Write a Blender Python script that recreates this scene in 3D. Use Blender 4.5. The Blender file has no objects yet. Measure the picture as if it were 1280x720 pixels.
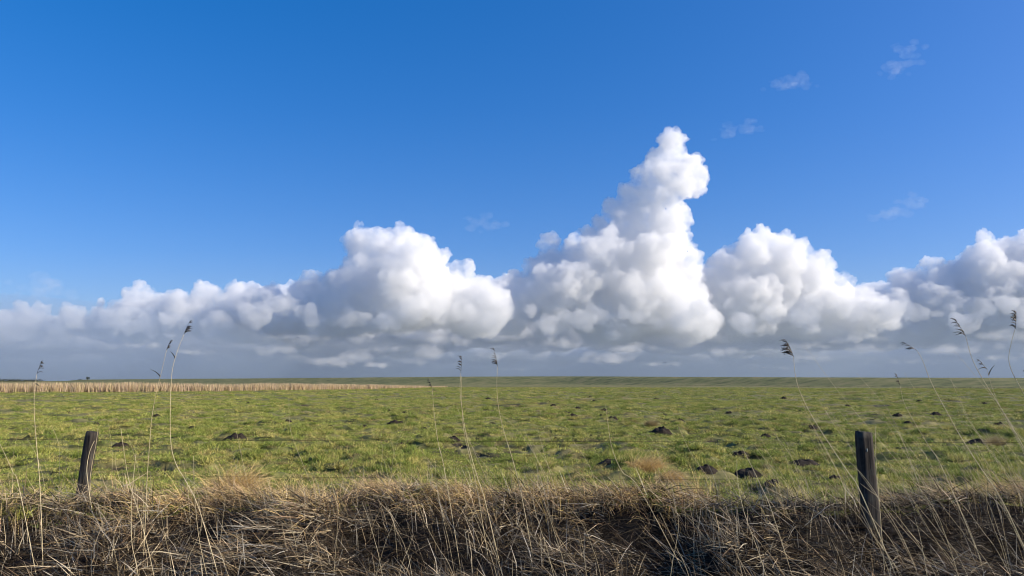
import bpy, bmesh, math, random
import numpy as np
from mathutils import Vector, Matrix, noise

rng = random.Random(11)
nrng = np.random.default_rng(11)
scene = bpy.context.scene
COL = scene.collection
R = math.radians

# ------------------------------------------------------------------ camera
EYE = 1.55                      # eye height above the field
FPX = 914.0                     # focal length in photo pixels (1280 wide)
PITCH = math.atan2(116.0, FPX)  # true horizon sits 116 px below the middle
cam_data = bpy.data.cameras.new("camera")
cam = bpy.data.objects.new("camera", cam_data)
COL.objects.link(cam)
cam.location = (0, 0, EYE)
cam.rotation_euler = (math.pi / 2 + PITCH, 0, 0)
cam_data.sensor_width = 36.0
cam_data.lens = 36.0 * FPX / 1280.0
cam_data.clip_start = 0.05
cam_data.clip_end = 200000.0
scene.camera = cam

# ------------------------------------------------------------------ sky and sun
SUN_AZ = R(99)                  # to the right of the view direction (+Y)
SUN_EL = R(27)
world = bpy.data.worlds.new("World")
scene.world = world
world.use_nodes = True
nt = world.node_tree
bg = nt.nodes["Background"]
sky = nt.nodes.new("ShaderNodeTexSky")
sky.sky_type = 'NISHITA'
sky.sun_disc = False
sky.sun_elevation = SUN_EL
sky.sun_rotation = SUN_AZ
sky.altitude = 0
sky.air_density = 0.95
sky.dust_density = 1.0
sky.ozone_density = 9.0
hs = nt.nodes.new("ShaderNodeHueSaturation")
hs.inputs["Hue"].default_value = 0.5185
hs.inputs["Saturation"].default_value = 1.188
nt.links.new(sky.outputs[0], hs.inputs["Color"])
gm_ = nt.nodes.new("ShaderNodeGamma")
gm_.inputs["Gamma"].default_value = 0.70
nt.links.new(hs.outputs[0], gm_.inputs["Color"])
nt.links.new(gm_.outputs[0], bg.inputs["Color"])
bg.inputs["Strength"].default_value = 0.15

sun_data = bpy.data.lights.new("sun", 'SUN')
sun_data.energy = 4.15
sun_data.angle = R(0.5)
sun_data.color = (1.0, 0.90, 0.75)
sun = bpy.data.objects.new("sun", sun_data)
COL.objects.link(sun)
sdir = Vector((math.sin(SUN_AZ) * math.cos(SUN_EL), math.cos(SUN_AZ) * math.cos(SUN_EL), math.sin(SUN_EL)))
sun.rotation_euler = sdir.to_track_quat('Z', 'Y').to_euler()
sun.location = sdir * 50

scene.view_settings.view_transform = 'Standard'
scene.view_settings.look = 'None'
scene.view_settings.exposure = 0.82
scene.view_settings.gamma = 1.0
scene.view_settings.use_curve_mapping = False
scene.render.engine = 'CYCLES'
scene.cycles.volume_bounces = 40
scene.cycles.max_bounces = 42
scene.cycles.diffuse_bounces = 3
scene.cycles.transparent_max_bounces = 24
scene.cycles.use_denoising = True
scene.cycles.denoising_prefilter = 'ACCURATE'
scene.cycles.filter_width = 1.1

# ------------------------------------------------------------------ helpers
def tag(o, label=None, cat=None, group=None, kind=None):
    if label: o['label'] = label
    if cat: o['category'] = cat
    if group: o['group'] = group
    if kind: o['kind'] = kind
    return o

def link(name, mesh, mat=None, parent=None):
    o = bpy.data.objects.new(name, mesh)
    COL.objects.link(o)
    if mat is not None and len(mesh.materials) == 0:
        mesh.materials.append(mat)
    if parent is not None:
        o.parent = parent
    return o

def ray(px, py):
    """direction through a photo pixel"""
    v = Vector((px - 640.0, FPX, 360.0 - py))
    v.rotate(Matrix.Rotation(PITCH, 3, 'X'))
    return v.normalized()

def at(px, py, y):
    """point at forward distance y seen at a photo pixel"""
    d = ray(px, py)
    return Vector((0, 0, EYE)) + d * (y / d.y)
# ------------------------------------------------------------------ clouds
def cloud_mat(name, density, aniso=0.0, puff=0):
    m = bpy.data.materials.new(name)
    m.use_nodes = True
    n = m.node_tree
    n.nodes.clear()
    out = n.nodes.new("ShaderNodeOutputMaterial")
    v = n.nodes.new("ShaderNodeVolumePrincipled")
    v.inputs["Color"].default_value = (.957, .957, .957, 1)
    v.inputs["Density"].default_value = density
    v.inputs["Anisotropy"].default_value = aniso
    n.links.new(v.outputs[0], out.inputs["Volume"])
    if puff:                                    # thinner, ragged droplet density towards the gaps between billows
        tc = n.nodes.new("ShaderNodeTexCoord")
        nz = n.nodes.new("ShaderNodeTexNoise"); nz.inputs["Scale"].default_value = 1 / puff
        nz.inputs["Detail"].default_value = 5.0; nz.inputs["Roughness"].default_value = .7
        mr = n.nodes.new("ShaderNodeMapRange"); mr.inputs[1].default_value = .36; mr.inputs[2].default_value = .64
        mr.inputs[3].default_value = density * .2; mr.inputs[4].default_value = density * 1.5
        n.links.new(tc.outputs["Object"], nz.inputs["Vector"]); n.links.new(nz.outputs["Fac"], mr.inputs[0])
        n.links.new(mr.outputs[0], v.inputs["Density"])
    return m

_ico = None
def ico():
    global _ico
    if _ico is None:
        bm = bmesh.new()
        bmesh.ops.create_icosphere(bm, subdivisions=2, radius=1.0)
        bm.verts.ensure_lookup_table()
        _ico = (np.array([v.co[:] for v in bm.verts]), np.array([[v.index for v in f.verts] for f in bm.faces]))
        bm.free()
    return _ico

def spheres_mesh(name, centers, radii, squash=None):
    V, F = ico()
    c = np.asarray(centers); r = np.asarray(radii)
    n = len(c)
    sc = np.ones((n, 3)) if squash is None else np.asarray(squash)
    verts = (V[None] * (r[:, None] * sc)[:, None, :] + c[:, None, :]).reshape(-1, 3)
    faces = (F[None] + (np.arange(n) * len(V))[:, None, None]).reshape(-1, 3)
    return fast_mesh(name, verts, faces)

def fast_mesh(name, verts, faces):
    verts = np.asarray(verts, dtype=np.float32); faces = np.asarray(faces, dtype=np.int32)
    me = bpy.data.meshes.new(name)
    k = faces.shape[1]
    me.vertices.add(len(verts)); me.vertices.foreach_set("co", verts.ravel())
    me.loops.add(faces.size); me.loops.foreach_set("vertex_index", faces.ravel())
    me.polygons.add(len(faces))
    me.polygons.foreach_set("loop_start", np.arange(0, faces.size, k, dtype=np.int32))
    me.polygons.foreach_set("loop_total", np.full(len(faces), k, dtype=np.int32))
    me.update(calc_edges=True)
    return me

def clouds_tex(size, depth):
    t = bpy.data.textures.new("billow", 'CLOUDS')
    t.noise_scale = size; t.noise_depth = depth
    return t

def bake(o):
    dg = bpy.context.evaluated_depsgraph_get()
    dg.update()
    me = bpy.data.meshes.new_from_object(o.evaluated_get(dg))
    old = o.data
    o.modifiers.clear()
    o.data = me
    bpy.data.meshes.remove(old)

def make_cloud(name, blobs, D, mat, voxel, kids=9, depth=1.0, disp=((240, 500), (230, 220), (112, 100), (40, 50)), seed=1, base=None):
    """blobs: (px, py, radius px[, depth offset m]); each grows smaller billows on its upper side"""
    q = random.Random(seed)
    BASE = base or globals()["BASE"]
    px_m = D / FPX
    C, Rr = [], []
    top = []
    for b in blobs:
        p = at(b[0], b[1], D)
        r = b[2] * px_m
        p.y += b[3] if len(b) > 3 and b[3] is not None else q.uniform(-.6, .6) * r * depth
        top.append((p, r, kids))
        z, rr = p.z - r * 1.1, r * 1.1          # the body under each billow, down to the cloud base
        if len(b) > 4: continue
        while z > BASE + rr * .3:
            top.append((Vector((p.x + q.uniform(-.4, .4) * rr, p.y + q.uniform(-.8, .8) * rr, z)), rr * q.uniform(.85, 1.15), 4))
            z -= rr * .8; rr = min(rr * 1.06, 900)
    for (p, r, nk) in top:
        C.append(p); Rr.append(r)
        for k in range(nk):
            v = Vector((q.gauss(0, 1), q.gauss(-.1, 1), q.gauss(.25, 1))).normalized()
            r2 = r * q.uniform(.25, .55)
            c2 = p + v * (r * q.uniform(.8, 1.0))
            C.append(c2); Rr.append(r2)
            for j in range(6):
                v = Vector((q.gauss(0, 1), q.gauss(0, 1), q.gauss(.25, 1))).normalized()
                C.append(c2 + v * r2 * q.uniform(.8, 1)); Rr.append(r2 * q.uniform(.28, .5))
    C = np.array([c[:] for c in C]); Rr = np.array(Rr)
    zb = BASE
    if 1:
        keep = C[:, 2] + Rr > zb + 30
        C, Rr = C[keep], Rr[keep]
    me = spheres_mesh(name, C, Rr)
    ctr = C.mean(0)
    co = np.empty(len(me.vertices) * 3, np.float32); me.vertices.foreach_get("co", co)
    co = co.reshape(-1, 3)
    if 1:                     # flat-ish base
        zb = BASE + 260 * np.array([noise.noise(Vector((a / 1000, b / 1000, seed))) for a, b in co[:, :2]])
        low = co[:, 2] < zb
        co[low, 2] = zb[low] + (co[low, 2] - zb[low]) * .12
    co -= ctr
    me.vertices.foreach_set("co", co.ravel().astype(np.float32))
    o = link(name, me, mat)
    o.location = ctr
    m = o.modifiers.new("r", 'REMESH'); m.mode = 'VOXEL'; m.voxel_size = voxel * 1.4; m.use_smooth_shade = True
    for amp, size in disp:
        if 60 < size < 200:
            m = o.modifiers.new("r", 'REMESH'); m.mode = 'VOXEL'; m.voxel_size = voxel; m.use_smooth_shade = True
        d = o.modifiers.new("d", 'DISPLACE'); d.texture = clouds_tex(size, 3); d.strength = amp; d.mid_level = .5
        d.texture_coords = 'LOCAL'
    bake(o)
    return o

VEIL_SHADE = (.45, .555, .71, 1)                        # absorbing grey-blue: cloud shade put into the veil colour
D1 = 12000.0
BASE = 770.0
CM = cloud_mat("cloud_droplets", 0.0062, puff=260.0)
BM = cloud_mat("cloud_bank_droplets", 0.0055, puff=700)
n0 = None, 1                                     # billow without a column of its own
tower = [(838,184,19,*n0),(826,200,18,*n0),(850,204,19,*n0),(866,221,17,*n0),(869,232,11,*n0),(838,226,24,*n0),(806,222,13,*n0),(812,238,17,*n0),(786,246,15,*n0),(818,256,24),(768,264,14,*n0),(790,268,18,*n0),
         (848,258,11,*n0),(828,284,22),(785,292,30),(752,284,14,*n0),(738,296,12,*n0),(850,300,15,*n0),(838,322,28),(860,330,14,*n0),
         (756,322,34),(800,340,50),(864,350,16),(716,328,18,*n0),(706,312,8,*n0),(686,306,11,*n0),(690,332,22),(668,334,14,*n0),(648,356,18),(700,372,38),(850,390,38),(760,395,45),(636,392,26)]
left = [(470,309,27),(505,312,28),(536,331,22),(458,354,42),(518,364,50),(563,374,36),(418,364,26),(388,379,34),(333,381,26),(348,404,36),(573,339,8),(585,331,6),(560,347,8),
        (428,399,45),(508,409,45),(598,394,36)]
right = [(890,344,12),(904,332,12),(915,320,9),(950,311,22),(985,318,22),(925,338,34),(905,356,30),(970,351,38),(1015,351,26),(1050,362,20),(1078,368,14),(940,386,40),(1010,391,36),(1080,396,28)]
fright = [(1135,354,20),(1165,351,22),(1195,354,28),(1240,327,26),(1268,319,26),(1300,329,36),(1230,364,45),(1290,374,45),(1160,384,36),(1110,394,26)]
fleft = [(172,372,20),(203,388,20),(258,372,16),(295,372,20),(322,380,22),(122,380,8),(55,390,9),(240,395,26),(160,400,22),(300,405,36),(200,415,30),(100,410,20),(20,410,24),(60,415,22)]
CLOUD_LABEL = {3: "tallest white cumulus tower with a knobbed head leaning right, right of the middle",
               4: "broad white cumulus heap with a rounded top, left of the middle",
               5: "white cumulus heap just right of the tall tower",
               6: "pale grey cumulus bank at the right edge of the picture",
               7: "low row of small cumulus heads at the far left over a grey bank"}
for nm, bl, dd, sd in (("cumulus_cloud", tower, D1, 3), ("cumulus_cloud", left, D1 * .93, 4), ("cumulus_cloud", right, D1 * 1.08, 5),
                   ("cumulus_cloud", fright, D1 * 1.17, 6), ("cumulus_cloud", fleft, D1 * .98, 7)):
    tag(make_cloud(nm, bl, dd, CM, 21, seed=sd), CLOUD_LABEL[sd], "cloud", "cumulus clouds along the skyline")

q = random.Random(21)
back = []
SKY = [(-60, 404), (100, 400), (140, 376), (200, 376), (260, 377), (300, 373), (345, 362), (420, 352), (600, 350), (640, 348), (700, 350), (885, 338), (905, 342), (1000, 352), (1080, 355), (1115, 354), (1150, 356), (1220, 348), (1340, 335)]
for k in range(58):
    px = -40 + k * 24
    t = float(np.interp(px, [s[0] for s in SKY], [s[1] for s in SKY]))
    back.append((px, t + q.uniform(-7, 6) + 12, q.uniform(12, 20)))
tag(make_cloud("cloud_row", back, 14600.0, CM, 34, seed=9), kind="stuff")
shelf = []
for k in range(86):
    px = -60 + k * 16.4
    t = 391 + 16 * noise.noise(Vector((k * .23, 2.2, 0))) * 1.6 + (6 if px < 200 else 0)
    shelf.append((px + q.uniform(-8, 8), t + q.uniform(-6, 14), q.uniform(7, 15), None, 1))
SM = cloud_mat("cloud_shelf_droplets", 0.0032, puff=300.0)
tag(make_cloud("cloud_shelf", shelf, 10300.0, SM, 26, seed=12, base=430.0, kids=7, disp=((170, 420), (120, 210), (60, 110))), kind="stuff")
WM = cloud_mat("cloud_wisp_droplets", 0.0005, puff=170)
def wisp(pts, D, seed):
    q = random.Random(seed)
    C, Rr, S = [], [], []
    for (px, py, r) in pts:
        for k in range(14):
            p = at(px + q.gauss(0, .8) * r, py + q.gauss(0, .3) * r, D)
            p.y += q.gauss(0, .8) * r * D / FPX
            C.append(p); Rr.append(r * D / FPX * q.uniform(.25, .6)); S.append((1.3, 1, .7))
    C = np.array([c[:] for c in C]); ctr = C.mean(0)
    o = link("cloud_wisp", spheres_mesh("cloud_wisp", C - ctr, Rr, S), WM)
    o.location = ctr
    m = o.modifiers.new("r", 'REMESH'); m.mode = 'VOXEL'; m.voxel_size = 16
    d = o.modifiers.new("d", 'DISPLACE'); d.texture = clouds_tex(90, 3); d.strength = 70; d.mid_level = .5
    bake(o)
    return o
WISP_LABEL = ["small bright cloud wisp, the left one of the two highest", "faint cloud wisp with a paler smear above it, highest and farthest right",
              "small flat cloud wisp just right of the top of the tall tower", "slanted cloud wisp low on the right above the cloud bank",
              "very faint cloud wisp between the two biggest clouds", "faint greyish cloud smear low at the far left"]
for k, pts in enumerate(([(994,100,13),(975,104,9),(1005,106,8)], [(1128,84,12),(1112,90,9),(1132,62,12)], [(930,160,11),(908,164,10),(942,162,7)],
            [(1138,254,12),(1118,264,12),(1103,269,7)], [(604,278,13),(620,281,9)], [(40,360,20),(60,366,14)])):
    tag(wisp(pts, 9000.0, 40 + k), WISP_LABEL[k], "cloud", "small cloud wisps in the blue sky")

# ragged sunlit scraps of low cloud in front of the grey bank
q = random.Random(77)
SC, SR, SS = [], [], []
for (px, py, w, h) in ((345, 437, 26, 6), (418, 452, 22, 7), (446, 446, 12, 10), (468, 456, 26, 5), (536, 440, 8, 11), (520, 452, 14, 5), (760, 448, 26, 8), (790, 436, 20, 6), (612, 446, 20, 5), (1015, 447, 30, 5), (1088, 436, 26, 6), (1065, 425, 26, 5),
                       (250, 440, 24, 5), (905, 440, 30, 6), (700, 428, 34, 7), (560, 425, 30, 7), (1190, 438, 34, 7), (1250, 420, 30, 8), (960, 460, 40, 3), (660, 462, 50, 3), (830, 455, 30, 4), (1130, 452, 40, 4), (1010, 432, 24, 5), (380, 425, 30, 5), (180, 430, 22, 5), (480, 436, 26, 4), (1265, 447, 40, 5)):
    D = q.uniform(6100, 6350)
    for s in range(22):
        p = at(px + q.gauss(0, .5) * w, py + q.gauss(0, .35) * h, D)
        p.y += q.gauss(0, .6) * w * D / FPX
        SC.append(p[:]); SR.append(h * D / FPX * q.uniform(.35, .95)); SS.append((q.uniform(1.2, 2.2), 1.2, .8))
o = link("low_scud", spheres_mesh("low_scud", SC, SR, SS), cloud_mat("scud_droplets", 0.0018, puff=150.0))
m = o.modifiers.new("r", 'REMESH'); m.mode = 'VOXEL'; m.voxel_size = 12
d = o.modifiers.new("d", 'DISPLACE'); d.texture = clouds_tex(60, 3); d.strength = 45; d.mid_level = .5
bake(o)
tag(o, kind="stuff")

def make_bank():
    q = random.Random(5)
    C, Rr, S = [], [], []
    for i in range(1700):
        y = 14500 + 64000 * q.random() ** 1.3
        x = (q.random() * 2 - 1) * (y * .78 + 3000)
        n = noise.noise(Vector((x / 5000, y / 6500, 3.1)))
        if n < -.12: continue
        r = q.uniform(450, 1100)
        t = min(1.0, .5 + max(0, y - 15000) / 16000)
        C.append((x, y, BASE + r * .3 * t + q.uniform(0, 200) * t)); Rr.append(r); S.append((1, 1, q.uniform(.45, .8) * t))
        for k in range(5):
            v = Vector((q.gauss(0, 1), q.gauss(0, 1), abs(q.gauss(0, .7)))).normalized()
            C.append((x + v.x * r, y + v.y * r, BASE + (r * .3 + v.z * r * .55) * t)); Rr.append(r * q.uniform(.3, .5)); S.append((1, 1, .8 * t))
    me = spheres_mesh("cloud_bank", C, Rr, S)
    co = np.empty(len(me.vertices) * 3, np.float32); me.vertices.foreach_get("co", co)
    co = co.reshape(-1, 3)
    low = co[:, 2] < BASE
    co[low, 2] = BASE + (co[low, 2] - BASE) * .15
    me.vertices.foreach_set("co", co.ravel())
    o = tag(link("cloud_bank", me, BM), kind="stuff")
    m = o.modifiers.new("r", 'REMESH'); m.mode = 'VOXEL'; m.voxel_size = 110; m.use_smooth_shade = True
    for amp, size in ((420, 1500), (330, 600)):
        d = o.modifiers.new("d", 'DISPLACE'); d.texture = clouds_tex(size, 3); d.strength = amp; d.mid_level = .5
    bake(o)
    print("bank", len(o.data.polygons))
    return o
make_bank()
# added haze veils beyond the meadow, cloud shade put into their colour; thinner above
def make_veil(density, y0, z1):
    m = cloud_mat("shade_veil", density)
    m.node_tree.nodes["Principled Volume"].inputs["Color"].default_value = VEIL_SHADE
    x, y1 = 75000 + z1, 80000 + z1
    v = [(sx * x, y, z) for z in (-40 - z1 * .01, z1) for (sx, y) in ((-1, y0), (1, y0), (1, y1), (-1, y1))]
    f = [(0, 3, 2, 1), (4, 5, 6, 7), (0, 1, 5, 4), (1, 2, 6, 5), (2, 3, 7, 6), (3, 0, 4, 7)]
    tag(link("shade_veil", fast_mesh("shade_veil", v, f), m), kind='stuff')
for dens, y0, z1 in ((6e-5, 6500, 480), (4e-5, 6600, 800), (3e-5, 6700, 1200), (0.7e-5, 6800, 2600)):
    make_veil(dens, y0, z1)
# added absorbing volume that darkens the left part of the bank like shade
V, F = ico()
o = link("shade_ellipsoid", fast_mesh("shade_ellipsoid", V * np.array([6500, 1700, 1000]), F), cloud_mat("shade_volume", 2.6e-4))
o.location = (-8700, 9300, 250)
o.modifiers.new("s", 'SUBSURF').levels = 2; o.modifiers["s"].render_levels = 2
o.data.materials[0].node_tree.nodes["Principled Volume"].inputs["Color"].default_value = VEIL_SHADE
tag(o, kind='stuff')
# ------------------------------------------------------------------ noise and terrain
def _hash(ix, iy, seed):
    h = (ix.astype(np.int64) * 374761393 + iy.astype(np.int64) * 668265263 + seed * 974634777) & 0x7fffffff
    h = ((h ^ (h >> 13)) * 1274126177) & 0x7fffffff
    return ((h ^ (h >> 16)) & 0xffff) / 65535.0

def vn(x, y, seed=0):
    """smooth value noise, -1..1"""
    x0 = np.floor(x); y0 = np.floor(y)
    fx = x - x0; fy = y - y0
    fx = fx * fx * fx * (fx * (fx * 6 - 15) + 10); fy = fy * fy * fy * (fy * (fy * 6 - 15) + 10)
    a = _hash(x0, y0, seed); b = _hash(x0 + 1, y0, seed); c = _hash(x0, y0 + 1, seed); d = _hash(x0 + 1, y0 + 1, seed)
    return (a + (b - a) * fx + (c - a) * fy + (a - b - c + d) * fx * fy) * 2 - 1

def crest(x):
    px = 640 + FPX * np.asarray(x, float) / 9.0
    lip = np.interp(px, [-200, 0, 100, 225, 262, 325, 362, 425, 465, 640, 800, 850, 945, 1000, 1085, 1200, 1290, 1500],
                    [8.9, 8.65, 8.55, 8.75, 9.3, 9.25, 8.75, 8.7, 9.25, 9.3, 9.1, 8.65, 8.6, 8.95, 8.75, 9.2, 9.3, 9.0])
    return lip + .16 * vn(x / 1.1, x * 0 + .5, 3) + .16 * vn(x / .45, x * 0 + .5, 14)

def bare(x, y):
    """hoof holes and bare muddy spots: 0 grass .. 1 soil"""
    r = np.hypot(x, y)
    a = vn(x / .34, y / .30, 25) + .45 * vn(x / 2.6, y / 2.4, 26)
    b = vn(x / 1.1, y / 1.3, 27) + .45 * vn(x / 7, y / 8, 28)
    w = np.clip((r - 22) / 25, 0, 1)
    s = a * (1 - w) + b * w
    s = s + .34 * np.cos((x - .1 * y) * 2 * math.pi / 3.1) * np.clip(1 - np.abs(x - .1 * y - 1) / 11, 0, 1)   # old drain rows
    hum = vn(x / .62, y / .5, 2) + .35 * vn(x / .25, y / .22, 12)
    return np.clip((s - .43) / .16, 0, 1) * np.clip(1 - 4 * (hum - .1), 0, 1) * (y > crest(x) + .2) * np.clip(2.2 - r / 110, 0, 1)

def height(x, y):
    x = np.asarray(x, float); y = np.asarray(y, float)
    r = np.hypot(x, y)
    yc = crest(x)
    # meadow: tussocks, shallow furrows, old field drains
    f1 = np.clip(1.6 - r / 40, 0, 1); f2 = np.clip(1.5 - r / 110, 0, 1)
    t = vn(x / .42, y / .42, 1)
    hum = np.maximum(0, vn(x / .62, y / .5, 2) + .35 * vn(x / .25, y / .22, 12) - .18)
    field = .03 * t * f1 + .165 * hum * f1 + .10 * np.maximum(0, vn(x / 1.7, y / 1.4, 13) - .25) * f2 + .05 * vn(x / 2.6, y / 2.1, 5) * f2 + .05 * vn(x / 9, y / 8, 6) * np.clip(2 - r / 300, 0, 1)
    field = field + .05 * np.sin((x - .12 * y) * 2 * math.pi / 5.2 + 1.2 * vn(x / 20, y / 20, 8)) * f2
    field = field - .085 * bare(x, y)
    # bank: crest, near slope, ditch, the near side where the camera stands
    up = .08 * np.exp(-((y - yc + .35) / .55) ** 2)
    slope = -(yc - .2 - y) * .26 + .13 * vn(x / .75, y / .55, 9) + .07 * vn(x / .26, y / .24, 10)
    ditch = np.maximum(slope, -.85)
    near = np.clip(-.85 + (3.4 - y) * .5, -.85, 0)
    bank = np.where(y < 3.4, near, ditch)
    k = np.clip((y - (yc - .7)) / .8, 0, 1); k = k * k * (3 - 2 * k)
    return bank * (1 - k) + field * k + up

# ------------------------------------------------------------------ materials
def mat(name, rough=.8):
    m = bpy.data.materials.new(name)
    m.use_nodes = True
    b = m.node_tree.nodes["Principled BSDF"]
    b.inputs["Roughness"].default_value = rough
    b.inputs["Specular IOR Level"].default_value = .25
    return m, m.node_tree, b

def N(nt, typ, **kw):
    n = nt.nodes.new(typ)
    for k, v in kw.items():
        setattr(n, k, v)
    return n

def ramp(nt, fac, stops):
    r = N(nt, "ShaderNodeValToRGB")
    el = r.color_ramp.elements
    while len(el) < len(stops): el.new(.5)
    for e, (p, c) in zip(el, stops):
        e.position = p; e.color = (*c, 1)
    nt.links.new(fac, r.inputs[0])
    return r.outputs[0]

def noise_tex(nt, scale, detail=4, rough=.55, coord="Object", stretch=None):
    tc = N(nt, "ShaderNodeTexCoord")
    src = tc.outputs[coord]
    if stretch:
        mp = N(nt, "ShaderNodeMapping"); mp.inputs["Scale"].default_value = stretch
        nt.links.new(src, mp.inputs[0]); src = mp.outputs[0]
    t = N(nt, "ShaderNodeTexNoise")
    t.inputs["Scale"].default_value = scale; t.inputs["Detail"].default_value = detail; t.inputs["Roughness"].default_value = rough
    nt.links.new(src, t.inputs["Vector"])
    return t.outputs["Fac"]

def mix(nt, fac, a, b, mode='MIX'):
    m = N(nt, "ShaderNodeMix", data_type='RGBA', blend_type=mode)
    if isinstance(fac, (int, float)): m.inputs[0].default_value = fac
    else: nt.links.new(fac, m.inputs[0])
    for s, v in ((6, a), (7, b)):
        if isinstance(v, tuple): m.inputs[s].default_value = (*v, 1)
        else: nt.links.new(v, m.inputs[s])
    return m.outputs[2]

def leafy(m, nt, b, col_out, trans=.3):
    """thin blades let some light through"""
    tr = N(nt, "ShaderNodeBsdfTranslucent"); ms = N(nt, "ShaderNodeMixShader")
    ms.inputs[0].default_value = trans
    nt.links.new(col_out, tr.inputs[0]); nt.links.new(col_out, b.inputs["Base Color"])
    nt.links.new(b.outputs[0], ms.inputs[1]); nt.links.new(tr.outputs[0], ms.inputs[2])
    nt.links.new(ms.outputs[0], nt.nodes["Material Output"].inputs["Surface"])

# meadow ground: winter grass, straw patches, soil
M_field, nt_, b_ = mat("meadow_ground", .9)
big = noise_tex(nt_, .09, 5, .6, stretch=(1, 1.0, 1))
mid = noise_tex(nt_, 1.1, 5, .65)
fine = noise_tex(nt_, 9, 4, .7)
g = ramp(nt_, mid, [(.34, (.045, .045, .014)), (.5, (.13, .135, .036)), (.66, (.28, .245, .085))])
s = ramp(nt_, fine, [(.3, (.5, .5, .5)), (.7, (1.25, 1.25, 1.25))])
g = mix(nt_, .8, g, s, 'MULTIPLY')
st = ramp(nt_, big, [(.48, (0, 0, 0)), (.66, (1, 1, 1))])
g = mix(nt_, st, g, mix(nt_, mid, (.15, .13, .05), (.28, .23, .10)))
so = N(nt_, "ShaderNodeAttribute", attribute_name="soil")
g = mix(nt_, so.outputs["Fac"], g, ramp(nt_, fine, [(.3, (.018, .014, .009)), (.7, (.06, .045, .028))]))
nt_.links.new(g, b_.inputs["Base Color"])
bp = N(nt_, "ShaderNodeBump"); bp.inputs["Strength"].default_value = .6; bp.inputs["Distance"].default_value = .06
nt_.links.new(noise_tex(nt_, 3.5, 6, .7), bp.inputs["Height"]); nt_.links.new(bp.outputs[0], b_.inputs["Normal"])

M_soil, nt_, b_ = mat("ditch_soil", .95)
nt_.links.new(ramp(nt_, noise_tex(nt_, 7, 6, .65), [(.3, (.006, .005, .004)), (.6, (.020, .015, .010)), (.8, (.04, .029, .018))]), b_.inputs["Base Color"])
bp = N(nt_, "ShaderNodeBump"); bp.inputs["Strength"].default_value = .8; bp.inputs["Distance"].default_value = .03
nt_.links.new(noise_tex(nt_, 22, 5, .7), bp.inputs["Height"]); nt_.links.new(bp.outputs[0], b_.inputs["Normal"])

def tint_mat(name, trans=.25, rough=.7):
    m, nt_, b_ = mat(name, rough)
    a = N(nt_, "ShaderNodeAttribute", attribute_name="tint")
    leafy(m, nt_, b_, a.outputs["Color"], trans)
    return m
M_straw = tint_mat("dead_straw", .22, .6)

def grass_mat(name, stops):
    m, nt_, b_ = mat(name, .65)
    a = N(nt_, "ShaderNodeAttribute", attribute_name="tint")
    oi = N(nt_, "ShaderNodeObjectInfo")
    c = ramp(nt_, oi.outputs["Random"], stops)
    leafy(m, nt_, b_, mix(nt_, 1.0, c, a.outputs["Color"], 'MULTIPLY'), .18)
    return m
M_grass = grass_mat("pasture_grass", [(0, (.14, .19, .034)), (.35, (.25, .295, .060)), (.7, (.34, .35, .088)), (1, (.47, .41, .14))])
M_drygrass = grass_mat("dry_pasture_grass", [(0, (.38, .30, .13)), (.5, (.30, .26, .10)), (1, (.22, .17, .08))])

# ------------------------------------------------------------------ ground sheet (polar, finer where the camera looks)
def make_ground():
    fine_a = np.radians(np.linspace(-43, 43, 460))
    rest = np.radians(np.linspace(43, 317, 62))[1:-1]
    ang = np.concatenate([fine_a, rest])
    rad = np.concatenate([np.linspace(.6, 4.5, 10), np.geomspace(4.8, 420, 430), np.geomspace(460, 95000, 36)])
    A, Rd = np.meshgrid(ang, rad)
    x = Rd * np.sin(A); y = Rd * np.cos(A)
    z = height(x, y)
    v = np.stack([x, y, z], -1).reshape(-1, 3)
    na, nr = len(ang), len(rad)
    i = np.arange(nr - 1)[:, None] * na; j = np.arange(na)[None]; j2 = (j + 1) % na
    f = np.stack([i + j, i + na + j, i + na + j2, i + j2], -1).reshape(-1, 4)
    f = f[:, ::-1]
    cy = v[f].mean(1)
    me = fast_mesh("meadow", v, f)
    at_ = me.attributes.new("soil", 'FLOAT', 'POINT'); at_.data.foreach_set("value", bare(v[:, 0], v[:, 1]).astype(np.float32))
    me.materials.append(M_field); me.materials.append(M_soil)
    me.polygons.foreach_set("material_index", ((cy[:, 1] < crest(cy[:, 0]) - .15) & (cy[:, 1] > -3)).astype(np.int32))
    me.polygons.foreach_set("use_smooth", np.ones(len(f), bool))
    o = link("ground", me)
    tag(o, kind='structure')
    return o
make_ground()

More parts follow.
